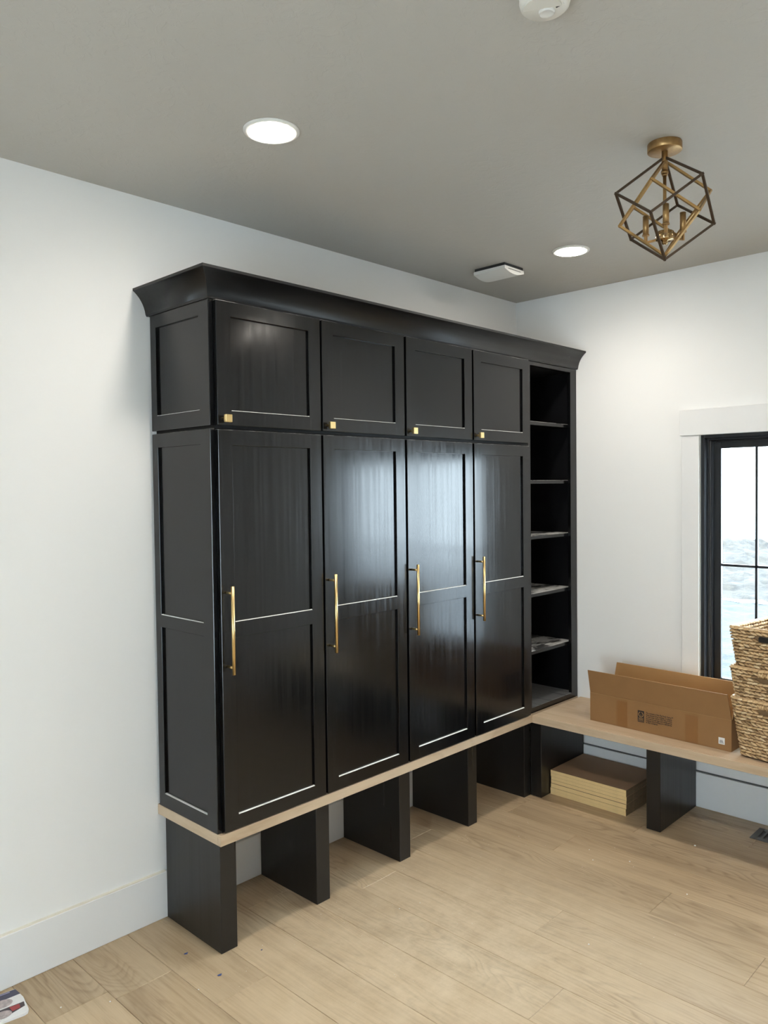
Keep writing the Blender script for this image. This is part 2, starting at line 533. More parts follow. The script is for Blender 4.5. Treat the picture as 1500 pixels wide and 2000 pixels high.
ring_box(bm, WY0 - 0.018, WY1 + 0.018, WZ0 + 0.018, WZ1 - 0.018, 0.010, 0.028, 0.11)
ring_box(bm, WY0 - 0.028, WY1 + 0.028, WZ0 + 0.028, WZ1 - 0.028, 0.006, 0.042, 0.11)
ring_box(bm, WY0 - 0.034, WY1 + 0.034, WZ0 + 0.034, WZ1 - 0.034, 0.005, 0.034, 0.11)
part('track', bm, 'window_black', win, 'black stepped sliding track')
for yy in (WY0 - 0.0295, WY1 + 0.0295):  # thin paler strips running up both side tracks
    part('track_strip', mbox(0.0395, 0.0425, yy - 0.0012, yy + 0.0012, WZ0 + 0.03, WZ1 - 0.03), 'label_grey', win, 'thin grey upright strip')
ym = -1.709
for sx, ya, yb, ncol in ((0.058, WY0 - 0.040, ym - 0.012, 3), (0.083, ym + 0.012, WY1 + 0.040, 4)):
    z0, z1 = WZ0 + 0.036, WZ1 - 0.034
    bm = bmesh.new(); ring_box(bm, ya, yb, z0, z1, 0.036, sx, sx + 0.024, 0.003)
    sash = part('sash', bm, 'window_black', win, 'black window sash')
    ga, gb, gz0, gz1 = ya - 0.036, yb + 0.036, z0 + 0.036, z1 - 0.036
    for k in range(1, ncol):
        yy = ga + (gb - ga) * k / ncol
        bm = bmesh.new(); box(bm, sx + 0.006, sx + 0.018, yy - 0.006, yy + 0.006, gz0, gz1, 0.001)
        part('muntin', bm, 'window_black', sash)
    zz = 1.236
    bm = bmesh.new(); box(bm, sx + 0.006, sx + 0.018, gb, ga, zz - 0.006, zz + 0.006, 0.001)
    part('muntin', bm, 'window_black', sash)
    bm = bmesh.new(); box(bm, sx + 0.010, sx + 0.014, gb, ga, gz0, gz1)
    part('pane', bm, 'window_glass', sash, 'clear window glass')

# ------------------------------------------------------------------ ground outside
def terrain(name, x0, x1, y0, y1, nx, ny, zf, mat, label, cat, kind):
    bm = bmesh.new(); g = []
    for a in range(nx + 1):
        row = []
        for b in range(ny + 1):
            x = x0 + (x1 - x0) * a / nx; y = y0 + (y1 - y0) * b / ny
            row.append(bm.verts.new((x, y, zf(x, y))))
        g.append(row)
    for a in range(nx):
        for b in range(ny):
            f = bm.faces.new((g[a][b], g[a + 1][b], g[a + 1][b + 1], g[a][b + 1])); f.smooth = True
    o = part(name, bm, mat)
    return tag(o, label, cat, kind=kind)

r2 = random.Random(3)
terrain('ground', 0.16, 10.4, -1.0, 14, 60, 80, lambda x, y: -0.45 + r2.uniform(-0.02, 0.02), 'gravel_grey', 'pale grey gravel yard seen through the window', 'gravel', 'stuff')
terrain('reflector_ground', 0.16, 14, -16, -1.0, 20, 20, lambda x, y: -0.45, 'reflector_pale', 'unseen pale ground added to brighten the door reflections', 'reflector_ground', 'structure')  # out of view, added so the cabinet doors mirror a bright outdoors
def bank_z(x, y):
    t = (x - 10.4) / 9.0
    up = 0.10 * math.sin(y * 1.3) + 0.08 * math.sin(y * 2.9 + x)
    return -0.40 + 0.42 * math.sin(max(0, min(1, t)) * math.pi * 0.62) + up * min(1, max(0, t)) + r2.uniform(-0.05, 0.05) - (max(0, x - 19) * 0.35)
terrain('earth_bank', 10.4, 24, -1.0, 18, 70, 120, bank_z, 'gravel_tan', 'tan rocky earth bank beyond the gravel yard', 'earth bank', 'stuff')

# ------------------------------------------------------------------ benches
def post(x0, x1, y0, y1, parent, z1):
    bm = mbox(x0, x1, y0, y1, 0.0, z1, bev=0.0015)
    return part('leg', bm, 'black_leg', parent)

SL = 0.405                          # slab underside
benchA = thing('storage_bench', 'oak topped bench on black panel legs carrying the black cabinets', 'bench', (-1.45, -0.2, 0))
bm = mbox(-2.415, -0.001, -0.402, -0.001, SL, ZB, bev=0.001)
part('bench_top', bm, 'oak_bench_x', benchA)
bm = mbox(-2.431, -0.492, -0.419, -0.403, SL, ZB, bev=0.0015)
part('edge_band', bm, 'oak_bench_x', benchA)
bm = mbox(-2.431, -2.416, -0.402, -0.001, SL, ZB, bev=0.0015)
part('edge_band', bm, 'oak_bench_y', benchA)
for x, w, yb in ((-2.408, 0.069, -0.0165), (-1.960, 0.069, -0.0165), (-1.478, 0.069, -0.0165), (-0.991, 0.069, -0.0165), (-0.511, 0.055, -0.0165)):
    post(x, x + w, -0.379, yb, benchA, SL - 0.0003)

benchB = thing('window_bench', 'oak topped bench below the window holding a carton and baskets', 'bench', (-0.25, -1.6, 0))
bm = mbox(-0.4768, -0.001, -2.75, -0.4195, SL, ZB, bev=0.001)
part('bench_top', bm, 'oak_bench_y', benchB)
bm = mbox(-0.496, -0.479, -2.75, -0.4195, SL, ZB, bev=0.0015)
part('edge_band', bm, 'oak_bench_y', benchB)
post(-0.454, -0.0165, -0.447, -0.380, benchB, SL - 0.0003)
post(-0.432, -0.0165, -1.087, -1.018, benchB, SL - 0.0003)
post(-0.432, -0.0165, -1.889, -1.820, benchB, SL - 0.0003)
post(-0.432, -0.0165, -2.70, -2.631, benchB, SL - 0.0003)

# ------------------------------------------------------------------ cabinets
def frame_panel(us, vs, holes, d0, d1, to3, bev=0.0012):
    """flat frame with rectangular holes; us, vs grid lines; holes set of (i, j); d0 front, d1 back; to3 maps (u, v, d)"""
    bm = bmesh.new()
    V = {}
    def vert(i, j, s):
        k = (i, j, s)
        if k not in V:
            V[k] = bm.verts.new(to3(us[i], vs[j], d0 if s == 0 else d1))
        return V[k]
    cells = {(i, j) for i in range(len(us) - 1) for j in range(len(vs) - 1)} - set(holes)
    for i, j in cells:
        bm.faces.new([vert(*q, 0) for q in ((i, j), (i + 1, j), (i + 1, j + 1), (i, j + 1))])
        bm.faces.new([vert(*q, 1) for q in ((i, j + 1), (i + 1, j + 1), (i + 1, j), (i, j))])
        for (di, dj), (a, b) in (((0, -1), ((i, j), (i + 1, j))), ((0, 1), ((i + 1, j + 1), (i, j + 1))), ((-1, 0), ((i, j + 1), (i, j))), ((1, 0), ((i + 1, j), (i + 1, j + 1)))):
            if (i + di, j + dj) not in cells:
                bm.faces.new([vert(*b, 0), vert(*a, 0), vert(*a, 1), vert(*b, 1)])
    bmesh.ops.recalc_face_normals(bm, faces=bm.faces[:])
    es = [e for e in bm.edges if len(e.link_faces) == 2 and e.calc_face_angle() > 1.0]
    bmesh.ops.bevel(bm, geom=es, offset=bev, segments=1, affect='EDGES', profile=0.5)
    bmesh.ops.recalc_face_normals(bm, faces=bm.faces[:])
    vtop = max(v.co.z for v in bm.verts)
    for f in bm.faces:
        if f.normal.z > 0.5:
            f.material_index = 2 if f.calc_center_median().z > vtop - 0.003 else 1
    return bm

FY = -0.4250            # door front
to_front = lambda u, v, d: (u, d, v)
to_side = lambda u, v, d: (d, u, v)
DOORX = [(-2.414, -1.944), (-1.934, -1.466), (-1.453, -0.992), (-0.979, -0.515)]
CABX = [(-2.412, -1.939), (-1.9385, -1.4600), (-1.4595, -0.9855), (-0.985, -0.494)]
UPZ, LOZ = (1.8675, 2.294), (0.450, 1.852)
WHICH = ['at the near left end', 'second from the near left end', 'third from the near left end', 'beside the open shelf tower']

def cab_body(x0, x1, z0, z1):
    bm = bmesh.new()
    t = 0.016
    box(bm, x0, x0 + t, -0.4025, -0.0165, z0, z1); box(bm, x1 - t, x1, -0.4025, -0.0165, z0, z1)
    box(bm, x0 + t, x1 - t, -0.4025, -0.0165, z0, z0 + t); box(bm, x0 + t, x1 - t, -0.4025, -0.0165, z1 - t, z1)
    box(bm, x0 + t, x1 - t, -0.024, -0.0165, z0 + t, z1 - t)
    return bm

def add_knob(x, z, parent):
    bm = bmesh.new()
    cyl(bm, (x, FY, z), (x, FY - 0.018, z), 0.006, 0.005, 14)
    box(bm, x - 0.0135, x + 0.0135, FY - 0.030, FY - 0.018, z - 0.0135, z + 0.0135, bev=0.0012)
    part('knob', bm, 'brushed_gold', parent, 'square brushed gold knob')

def add_pull(x, z0, z1, parent):
    bm = bmesh.new()
    yb = FY - 0.034
    cyl(bm, (x, yb, z0), (x, yb, z1), 0.0062, n=20)
    for z in (z0 + 0.024, z1 - 0.024):
        cyl(bm, (x, FY, z), (x, yb, z), 0.0046, n=14)
    part('pull_handle', bm, 'brushed_gold', parent, 'long brushed gold bar pull')

ST = 0.058
for k in range(4):
    x0, x1 = DOORX[k]; c0, c1 = CABX[k]
    # upper cabinet
    up = thing('wall_cabinet', 'small upper black cabinet with a square gold knob, ' + WHICH[k], 'cabinet', ((c0 + c1) / 2, -0.2, 1.86), 'upper cabinets over the lockers')
    part('body', cab_body(c0, c1, 1.8605, 2.2975), 'black_inside', up)
    z0, z1 = UPZ
    us = [x0, x0 + ST, x1 - ST, x1]; vs = [z0, z0 + 0.052, z1 - 0.052, z1]
    d = part('door', frame_panel(us, vs, {(1, 1)}, FY, FY + 0.0205, to_front), ['black_door', 'ledge_pale', 'top_glint'], up, 'black shaker door')
    part('door_panel', mbox(us[1] - 0.004, us[2] + 0.004, FY + 0.009, FY + 0.015, vs[1] - 0.004, vs[2] + 0.004), 'black_door', d)
    add_knob(x0 + 0.026, 1.889, d)
    # tall locker
    lo = thing('locker_cabinet', 'tall black locker with a long gold bar pull, ' + WHICH[k], 'cabinet', ((c0 + c1) / 2, -0.2, ZB), 'tall lockers in a row')
    part('body', cab_body(c0, c1, ZB, 1.8600), 'black_inside', lo)
    z0, z1 = LOZ
    vs = [z0, z0 + 0.052, 1.126, 1.183, z1 - 0.054, z1]
    d = part('door', frame_panel(us, vs, {(1, 1), (1, 3)}, FY, FY + 0.0205, to_front), ['black_door', 'ledge_pale', 'top_glint'], lo, 'black shaker door with two panels')
    for a, b in ((1, 2), (3, 4)):
        part('door_panel', mbox(us[1] - 0.004, us[2] + 0.004, FY + 0.009, FY + 0.015, vs[a] - 0.004, vs[b] + 0.004), 'black_door', d)
    add_pull(x0 + 0.024, 1.006, 1.312, d)
    if k == 0:
        # shaker end panels on the open left side
        yA, yB = -0.402, -0.0165
        us2 = [yA, -0.340, -0.056, yB]
        vs2 = [1.867, 1.924, 2.250, 2.297]
        e = part('end_panel', frame_panel(us2, vs2, {(1, 1)}, -2.431, -2.4125, to_side), ['black_door', 'ledge_pale', 'top_glint'], up, 'black shaker end panel')
        part('inset_panel', mbox(-2.422, -2.416, us2[1] - 0.004, us2[2] + 0.004, vs2[1] - 0.004, vs2[2] + 0.004), 'black_door', e)
        vs2 = [ZB + 0.0005, 0.498, 1.131, 1.179, 1.805, 1.856]
        e = part('end_panel', frame_panel(us2, vs2, {(1, 1), (1, 3)}, -2.431, -2.4125, to_side), ['black_door', 'ledge_pale', 'top_glint'], lo, 'black shaker end panel with two panels')
        for a, b in ((1, 2), (3, 4)):
            part('inset_panel', mbox(-2.422, -2.416, us2[1] - 0.004, us2[2] + 0.004, vs2[a] - 0.004, vs2[b] + 0.004), 'black_door', e)

# open shelf tower in the corner
tw = thing('shelf_tower', 'tall narrow open black shelf tower in the room corner', 'shelf', (-0.25, -0.2, ZB))
TX0, TX1, TY = -0.4935, -0.004, -0.4030
t = 0.018
part('side_panel', mbox(TX0, TX0 + t, TY + 0.019, -0.0165, ZB, 2.2975), 'black_inside', tw)
part('side_panel', mbox(TX1 - t, TX1, TY + 0.019, -0.0165, ZB, 2.2975), 'black_inside', tw)
part('back_panel', mbox(TX0 + t, TX1 - t, -0.024, -0.0165, ZB, 2.2975), 'black_inside', tw)
part('top_panel', mbox(TX0 + t, TX1 - t, TY + 0.019, -0.024, 2.279, 2.2975), 'black_inside', tw)
part('bottom_panel', mbox(TX0 + t, TX1 - t, TY + 0.019, -0.024, ZB, 0.474), 'shelf_scuff', tw, 'scuffed black bottom board')
us = [TX0, -0.470, -0.069, TX1]; vs = [ZB + 0.0005, 0.475, 2.277, 2.297]
part('face_frame', frame_panel(us, vs, {(1, 1)}, TY, TY + 0.019, to_front), ['black_door', 'shelf_scuff', 'top_glint'], tw, 'black face frame')
for z in (1.989, 1.676, 1.380, 1.072, 0.765):
    bm = mbox(TX0 + t, TX1 - t, -0.380, -0.024, z - 0.019, z, bev=0.001)
    bmesh.ops.recalc_face_normals(bm, faces=bm.faces[:])
    for f in bm.faces:
        f.material_index = 1 if f.normal.z > 0.5 else 0
    part('shelf', bm, ['black_door', 'shelf_dust'], tw, 'black shelf with a dusty scuffed top')

# crown moulding: cove profile swept along the front with a mitred return on the left
crown = thing('crown_molding', 'black cove crown molding along the top of the cabinets', 'molding', (-1.25, -0.25, 2.298))
prof = [(0.000, 2.2980), (0.004, 2.2980), (0.0075, 2.304)]
for k in range(9):
    a = k / 8
    prof.append((0.008 + 0.046 * (1 - math.cos(a * math.pi / 2)) * 0.75 + 0.046 * a * 0.25, 2.306 + 0.078 * (math.sin(a * math.pi / 2) * 0.35 + a * 0.65)))
prof += [(0.0575, 2.3855), (0.0580, 2.3945), (0.0, 2.3945)]
def sweep(pts_a, pts_b):
    bm = bmesh.new()
    A = [bm.verts.new(q) for q in pts_a]; B = [bm.verts.new(q) for q in pts_b]
    n = len(A)
    for i in range(n):
        j = (i + 1) % n
        f = bm.faces.new((A[i], A[j], B[j], B[i]))
        f.smooth = 2 <= i <= 11
    bm.faces.new(A[::-1]); bm.faces.new(B)
    return bm
CX, CY = -2.4315, -0.4055
part('front_molding', sweep([(CX - o_, CY - o_, z) for o_, z in prof], [(-0.001, CY - o_, z) for o_, z in prof]), 'black_crown', crown)
part('side_molding', sweep([(CX - o_, -0.001, z) for o_, z in prof], [(CX - o_, CY - o_, z) for o_, z in prof]), 'black_crown', crown)
bm = mbox(CX + 0.001, -0.001, CY + 0.001, -0.001, 2.2985, 2.312)
part('top_board', bm, 'black_inside', crown)

# ------------------------------------------------------------------ recessed ceiling lights
def can_light(x, y, label):
    c = thing('recessed_light', label, 'ceiling light', (x, y, H), 'recessed ceiling lights')
    bm = bmesh.new()
    lathe(bm, (x, y, H), [(0.072, -0.0002), (0.0865, -0.0002), (0.0865, -0.003), (0.080, -0.0065), (0.072, -0.0070), (0.072, -0.0002)])
    part('trim_ring', bm, 'white_plastic', c, 'white trim ring')
    bm = bmesh.new()
    lathe(bm, (x, y, H), [(0.0, -0.0105), (0.03, -0.0103), (0.055, -0.0092), (0.0695, -0.0068), (0.0700, -0.0005), (0.0, -0.0005)])
    part('lens', bm, 'lamp_lens', c, 'glowing round diffuser')
    ld = bpy.data.lights.new('downlight', 'SPOT')
    ld.energy = CAN_WATTS; ld.color = CAN_COLOR; ld.spot_size = R(160); ld.spot_blend = 1.0; ld.shadow_soft_size = 0.06
    lo_ = bpy.data.objects.new('downlight', ld); COL.objects.link(lo_)
    lo_.parent = c; lo_.location = (0, 0, -0.016)
can_light(-2.437, -0.772, 'glowing recessed ceiling light nearest the camera, above the first locker')
can_light(-0.690, -0.776, 'glowing recessed ceiling light near the far corner')
can_light(-2.437, -2.45, 'glowing recessed ceiling light behind the hanging cage lamp')
can_light(-0.690, -2.45, 'glowing recessed ceiling light by the window wall')

# ------------------------------------------------------------------ cage ceiling lamp
LX, LY, LT, LD, LA = -1.48365, -1.58466, 2.69668, 0.32642, 2.24782
lamp = thing('cage_lamp', 'brass semi flush ceiling lamp with two interlocked open cube cages', 'ceiling lamp', (LX, LY, H))
bm = bmesh.new()
lathe(bm, (LX, LY, H), [(0, -0.0005), (0.0525, -0.0005), (0.0535, -0.002), (0.0535, -0.0245), (0.0520, -0.0260), (0.0, -0.0260)])
part('canopy', bm, 'old_brass', lamp, 'round brass ceiling canopy')
def cube_cage(az, s):
    zc = LT - LD / 2; r = LD * math.sqrt(2) / 3 * s
    T = (LX, LY, zc + LD / 2 * s); B = (LX, LY, zc - LD / 2 * s)
    U = [(LX + r * math.cos(az + k * 2.0944), LY + r * math.sin(az + k * 2.0944), zc + LD / 6 * s) for k in range(3)]
    L_ = [(LX + r * math.cos(az + 1.0472 + k * 2.0944), LY + r * math.sin(az + 1.0472 + k * 2.0944), zc - LD / 6 * s) for k in range(3)]
    E = [(T, u) for u in U] + [(B, l) for l in L_]
    for k in range(3):
        E += [(U[k], L_[k]), (U[(k + 1) % 3], L_[k])]
    return E
for az, s, mat, lab in ((LA, 1.0, 'dark_bronze', 'dark bronze cube cage'), (LA + math.pi / 3, 0.925, 'antique_gold', 'antique gold cube cage')):
    bm = bmesh.new()
    for a, b in cube_cage(az, s):
        bar(bm, a, b, 0.0076, ext=0.0030)
    part('cage', bm, mat, lamp, lab)
bm = bmesh.new()
cyl(bm, (LX, LY, H - 0.0225), (LX, LY, 2.652), 0.0095, n=18)
cyl(bm, (LX, LY, 2.652), (LX, LY, 2.643), 0.0115, n=18)
cyl(bm, (LX, LY, 2.643), (LX, LY, 2.636), 0.0085, n=18)
cyl(bm, (LX, LY, 2.636), (LX, LY, 2.47), 0.0055, n=14)
part('stem', bm, 'old_brass', lamp, 'slim brass stem')
hz = 2.445
bm = bmesh.new()
lathe(bm, (LX, LY, hz), [(0, 0.014), (0.026, 0.014), (0.028, 0.012), (0.028, -0.012), (0.026, -0.014), (0.010, -0.015), (0.009, -0.024), (0.006, -0.027), (0, -0.027)])
part('hub', bm, 'hub_brass', lamp, 'polished brass hub')
for k in range(3):
    a = R(207) + math.pi * 2 / 3 * k
    ux, uy = math.cos(a), math.sin(a)
    bm = bmesh.new()
    rx, ry = LX + ux * 0.066, LY + uy * 0.066
    bar(bm, (LX + ux * 0.024, LY + uy * 0.024, hz - 0.006), (rx, ry, hz - 0.006), 0.007)
    bar(bm, (rx, ry, hz - 0.0095), (rx, ry, hz + 0.016), 0.008)
    arm = part('lamp_arm', bm, 'old_brass', lamp)
    bm = bmesh.new()
    cyl(bm, (rx, ry, hz + 0.016), (rx, ry, hz + 0.020), 0.0115, n=16)
    cyl(bm, (rx, ry, hz + 0.020), (rx, ry, hz + 0.080), 0.0095, n=16)
    part('candle_sleeve', bm, 'old_brass', arm, 'brass candle sleeve without bulb')

# ------------------------------------------------------------------ smoke detector
DX, DYc = -2.419, -1.730
det = thing('smoke_detector', 'round off white smoke detector on the ceiling at the top edge', 'smoke detector', (DX, DYc, H))
bm = bmesh.new()
lathe(bm, (DX, DYc, H), [(0, -0.0005), (0.0545, -0.0005), (0.0565, -0.003), (0.0565, -0.018), (0.0535, -0.029), (0.047, -0.0345), (0.0, -0.037)])
body = part('body', bm, 'cream_plastic', det)
bm = bmesh.new()            # raised face plate on the near side
pts = []
for k in range(25):
    a = R(118 + k * 180 / 24)
    pts.append(Vector((DX - 0.010 + 0.042 * math.cos(a), DYc + 0.042 * math.sin(a), H - 0.0345)))
poly_prism(bm, pts, Vector((0, 0, -0.0040)))
part('face_plate', bm, 'cream_plastic', body)
q = Vector((-2.411, -1.730, 0))
bm = bmesh.new()
lathe(bm, (q.x, q.y, H), [(0.0, -0.0405), (0.013, -0.0405), (0.0155, -0.0425), (0.0175, -0.0405), (0.018, -0.034)], n=28)
part('test_button', bm, 'white_plastic', body, 'round raised test button')
a_, b_ = Vector((-2.4105, -1.754, 0)), Vector((-2.4115, -1.766, 0))
bm = bmesh.new(); bar(bm, (a_.x, a_.y, H - 0.0365), (b_.x, b_.y, H - 0.0365), 0.003)
part('sounder_slot', bm, 'black_plastic', body)
q = Vector((-2.4105, -1.7735, 0))
bm = bmesh.new(); lathe(bm, (q.x, q.y, H), [(0.0, -0.0365), (0.0022, -0.0360), (0.0026, -0.030)], n=12)
part('indicator', bm, 'white_plastic', body)

# ------------------------------------------------------------------ ceiling exhaust grille
gx0, gx1, gy0, gy1 = -0.766, -0.600, -0.457, -0.268
fan = thing('exhaust_grille', 'white curved square exhaust fan cover near the far ceiling corner', 'vent cover', ((gx0 + gx1) / 2, (gy0 + gy1) / 2, H))
part('housing', mbox(gx0 + 0.004, gx1 - 0.004, gy0 + 0.004, gy1 - 0.004, H - 0.016, H - 0.0005), 'dark_gap', fan, 'dark gap behind the cover')
bm = bmesh.new()
n = 14
top, bot = [], []
for k in range(n + 1):
    x = gx0 + (gx1 - gx0) * k / n
    s = math.sin(math.pi * k / n)
    top.append((x, H - 0.015)); bot.append((x, H - 0.030 - 0.016 * s))
loop = top + bot[::-1]
A = [bm.verts.new((x, gy0, z)) for x, z in loop]; B = [bm.verts.new((x, gy1, z)) for x, z in loop]
bm.faces.new(A); bm.faces.new(B[::-1])
for i in range(len(A)):
    j = (i + 1) % len(A)
    bm.faces.new((A[j], A[i], B[i], B[j]))
cover = part('cover', bm, 'white_plastic', fan, 'white curved cover plate')
bm = mbox(gx0 + 0.03, gx1 - 0.03, gy0 - 0.0008, gy0 + 0.002, H - 0.0275, H - 0.0245)
part('slot', bm, 'register_metal', cover)

# ------------------------------------------------------------------ floor register
fr_ = thing('floor_register', 'dark grey metal floor register under the window bench', 'floor vent', (-0.14, -1.56, 0))
rx0, rx1, ry0, ry1 = REG
bm = bmesh.new()
box(bm, rx0, rx1, ry0, ry0 + 0.026, 0.0003, 0.005, 0.001); box(bm, rx0, rx1, ry1 - 0.026, ry1, 0.0003, 0.005, 0.001)
box(bm, rx0, rx0 + 0.028, ry0 + 0.026, ry1 - 0.026, 0.0003, 0.005, 0.001); box(bm, rx1 - 0.028, rx1, ry0 + 0.026, ry1 - 0.026, 0.0003, 0.005, 0.001)
part('frame', bm, 'register_metal', fr_)
part('damper', mbox(rx0 + 0.027, rx1 - 0.027, ry0 + 0.025, ry1 - 0.025, 0.0003, 0.0010), 'black_plastic', fr_, 'black opening under the slats')
y = ry1 - 0.026 - 0.014
while y > ry0 + 0.034:
    part('slat', mbox(rx0 + 0.028, rx1 - 0.028, y - 0.0085, y, 0.0012, 0.0046), 'register_metal', fr_)
    y -= 0.0205

# ------------------------------------------------------------------ stack of flat boards under the bench
by0, by1 = -0.884, -0.452
bx0, bx1 = -0.371, -0.030
hs = [0.0185, 0.0180, 0.0235, 0.0180, 0.0175, 0.0185, 0.0165]
names = ['lowest', 'second lowest', 'third lowest', 'middle', 'third from top', 'second from top', 'topmost']
z = 0.0003
for k, (h, nm) in enumerate(zip(hs, names)):
    dx, dy = rnd.uniform(-0.002, 0.003), rnd.uniform(-0.0015, 0.0015)
    if k == 3: dx += 0.003
    bm = mbox(bx0 + dx, bx1 + dx, by0 + dy, by1 + dy, z, z + h - (0.0012 if k == 2 else 0.00025), bev=0.0006)
    bmesh.ops.recalc_face_normals(bm, faces=bm.faces[:])
    for f in bm.faces:
        nrm = f.normal
        f.material_index = 1 if nrm.z > 0.6 else (2 if nrm.y < -0.6 else 0)
    o = part('flat_carton', bm, ['board_edge', 'board_face', 'board_end'], None, origin=((bx0 + bx1) / 2, (by0 + by1) / 2, z))
    tag(o, nm + ' flat brown cardboard pack in the stack under the window bench', 'cardboard pack', 'flat packs stacked under the bench')
    z += h

# ------------------------------------------------------------------ open cardboard carton on the bench
carton = thing('cardboard_box', 'long open cardboard carton with raised flaps on the window bench', 'box', (-0.26, -1.04, ZB))
P_ = [Vector((-0.367, -0.686, 0)), Vector((-0.390, -1.398, 0))]     # front bottom edge
e_ = (P_[1] - P_[0]).normalized()
nin = Vector((-e_.y, e_.x, 0))                                       # into the box (+x)
L_len = (P_[1] - P_[0]).length
BW, BH, TH = 0.225, 0.142, 0.004
Z0 = ZB + 0.0006
def bp_(u, w, z):            # u along the front from left, w depth, z above bench
    q = P_[0] + e_ * u + nin * w
    return Vector((q.x, q.y, Z0 + z))
def slab(pts, thick):
    bm = bmesh.new(); poly_prism(bm, pts, thick); return bm
up_ = Vector((0, 0, 1))
body = part('front_panel', slab([bp_(0, 0, 0), bp_(L_len, 0, 0), bp_(L_len, 0, BH), bp_(0, 0, BH)], nin * TH), 'cardboard', carton)
part('back_panel', slab([bp_(0, BW - TH, 0), bp_(L_len, BW - TH, 0), bp_(L_len, BW - TH, BH), bp_(0, BW - TH, BH)], nin * TH), 'cardboard_inner', carton)
part('end_panel', slab([bp_(0, TH, 0), bp_(0, BW - TH, 0), bp_(0, BW - TH, BH), bp_(0, TH, BH)], e_ * TH), 'cardboard', carton)
part('end_panel', slab([bp_(L_len - TH, TH, 0), bp_(L_len - TH, BW - TH, 0), bp_(L_len - TH, BW - TH, BH), bp_(L_len - TH, TH, BH)], e_ * TH), 'cardboard', carton)
part('bottom_panel', slab([bp_(TH, TH, 0), bp_(L_len - TH, TH, 0), bp_(L_len - TH, BW - TH, 0), bp_(TH, BW - TH, 0)], up_ * TH), 'cardboard_inner', carton)
FL = 0.118
fo = Vector((0, 0, 1)) * FL * math.cos(R(9)) - nin * FL * math.sin(R(9))
a_, b_ = bp_(0.0, 0.001, BH + 0.0005), bp_(L_len, 0.001, BH + 0.0005)
flap = part('front_flap', slab([a_, b_, b_ + fo - e_ * 0.012, a_ + fo - e_ * 0.004], nin * TH), 'cardboard', carton, 'front flap folded up')
fo2 = Vector((0, 0, 1)) * FL * math.cos(R(14)) + nin * FL * math.sin(R(14))
a_, b_ = bp_(0.004, BW - TH, BH + 0.0005), bp_(L_len, BW - TH, BH + 0.0005)
part('back_flap', slab([a_, b_, b_ + fo2 - e_ * 0.006, a_ + fo2 + e_ * 0.006], nin * TH), 'cardboard_inner', carton, 'back flap leaning up')
fo3 = Vector((0, 0, 1)) * 0.085 + e_ * 0.012
a_, b_ = bp_(L_len - TH, 0.010, BH + 0.0005), bp_(L_len - TH, BW - 0.010, BH + 0.0005)
part('end_flap', slab([a_, b_, b_ + fo3 - nin * 0.012, a_ + fo3 + nin * 0.010], e_ * TH), 'cardboard_inner', carton, 'end flap standing up beside the baskets')
fo4 = Vector((0, 0, -0.07)) + e_ * 0.045
a_, b_ = bp_(TH, 0.010, BH), bp_(TH, BW - 0.010, BH)
part('end_flap', slab([a_, b_, b_ + fo4, a_ + fo4], e_ * TH), 'cardboard_inner', carton, 'end flap folded inside')

bm = bmesh.new()  # paler strip laid along the fold
bar(bm, bp_(0.0, -0.0004, BH), bp_(L_len, -0.0004, BH), 0.0016)
part('crease', bm, 'cardboard_inner', body, 'pale fold line')
def face_rect(u0, u1, z0, z1, off):
    return slab([bp_(u0, -off, z0), bp_(u1, -off, z0), bp_(u1, -off, z1), bp_(u0, -off, z1)], nin * (off * 0.5))
for u0, u1 in ((0.148, 0.206), (0.500, 0.560)):
    part('tape_strip', face_rect(u0, u1, 0.004, BH - 0.012, 0.0006), 'packing_tape', body, 'brown tape strip')
em = part('printed_emblem', face_rect(0.262, 0.295, 0.046, 0.102, 0.0007), 'print_ink', body, 'dark printed square emblem with a ring')
bm = bmesh.new()
cz, cu = 0.083, 0.2785
def ring2(bm, r0, r1, a0, a1, off, n=28):
    for k in range(n):
        t0 = a0 + (a1 - a0) * k / n; t1 = a0 + (a1 - a0) * (k + 1) / n
        q = [bp_(cu + r * math.sin(t) , -off, cz + r * math.cos(t)) for r, t in ((r0, t0), (r1, t0), (r1, t1), (r0, t1))]
        bm.faces.new([bm.verts.new(v) for v in q])
ring2(bm, 0.0098, 0.0132, R(16), R(344), 0.0010)
ring2(bm, 0.0030, 0.0050, R(120), R(240), 0.0010, 12)
for u0, u1, z0, z1 in ((0.266, 0.291, 0.0645, 0.0665), (0.266, 0.291, 0.0600, 0.0620), (0.266, 0.291, 0.0555, 0.0575), (0.263, 0.294, 0.0505, 0.0520)):
    bm.faces.new([bm.verts.new(bp_(u, -0.0010, zz)) for u, zz in ((u0, z0), (u1, z0), (u1, z1), (u0, z1))])
part('emblem_ring', bm, 'cardboard_inner', body)
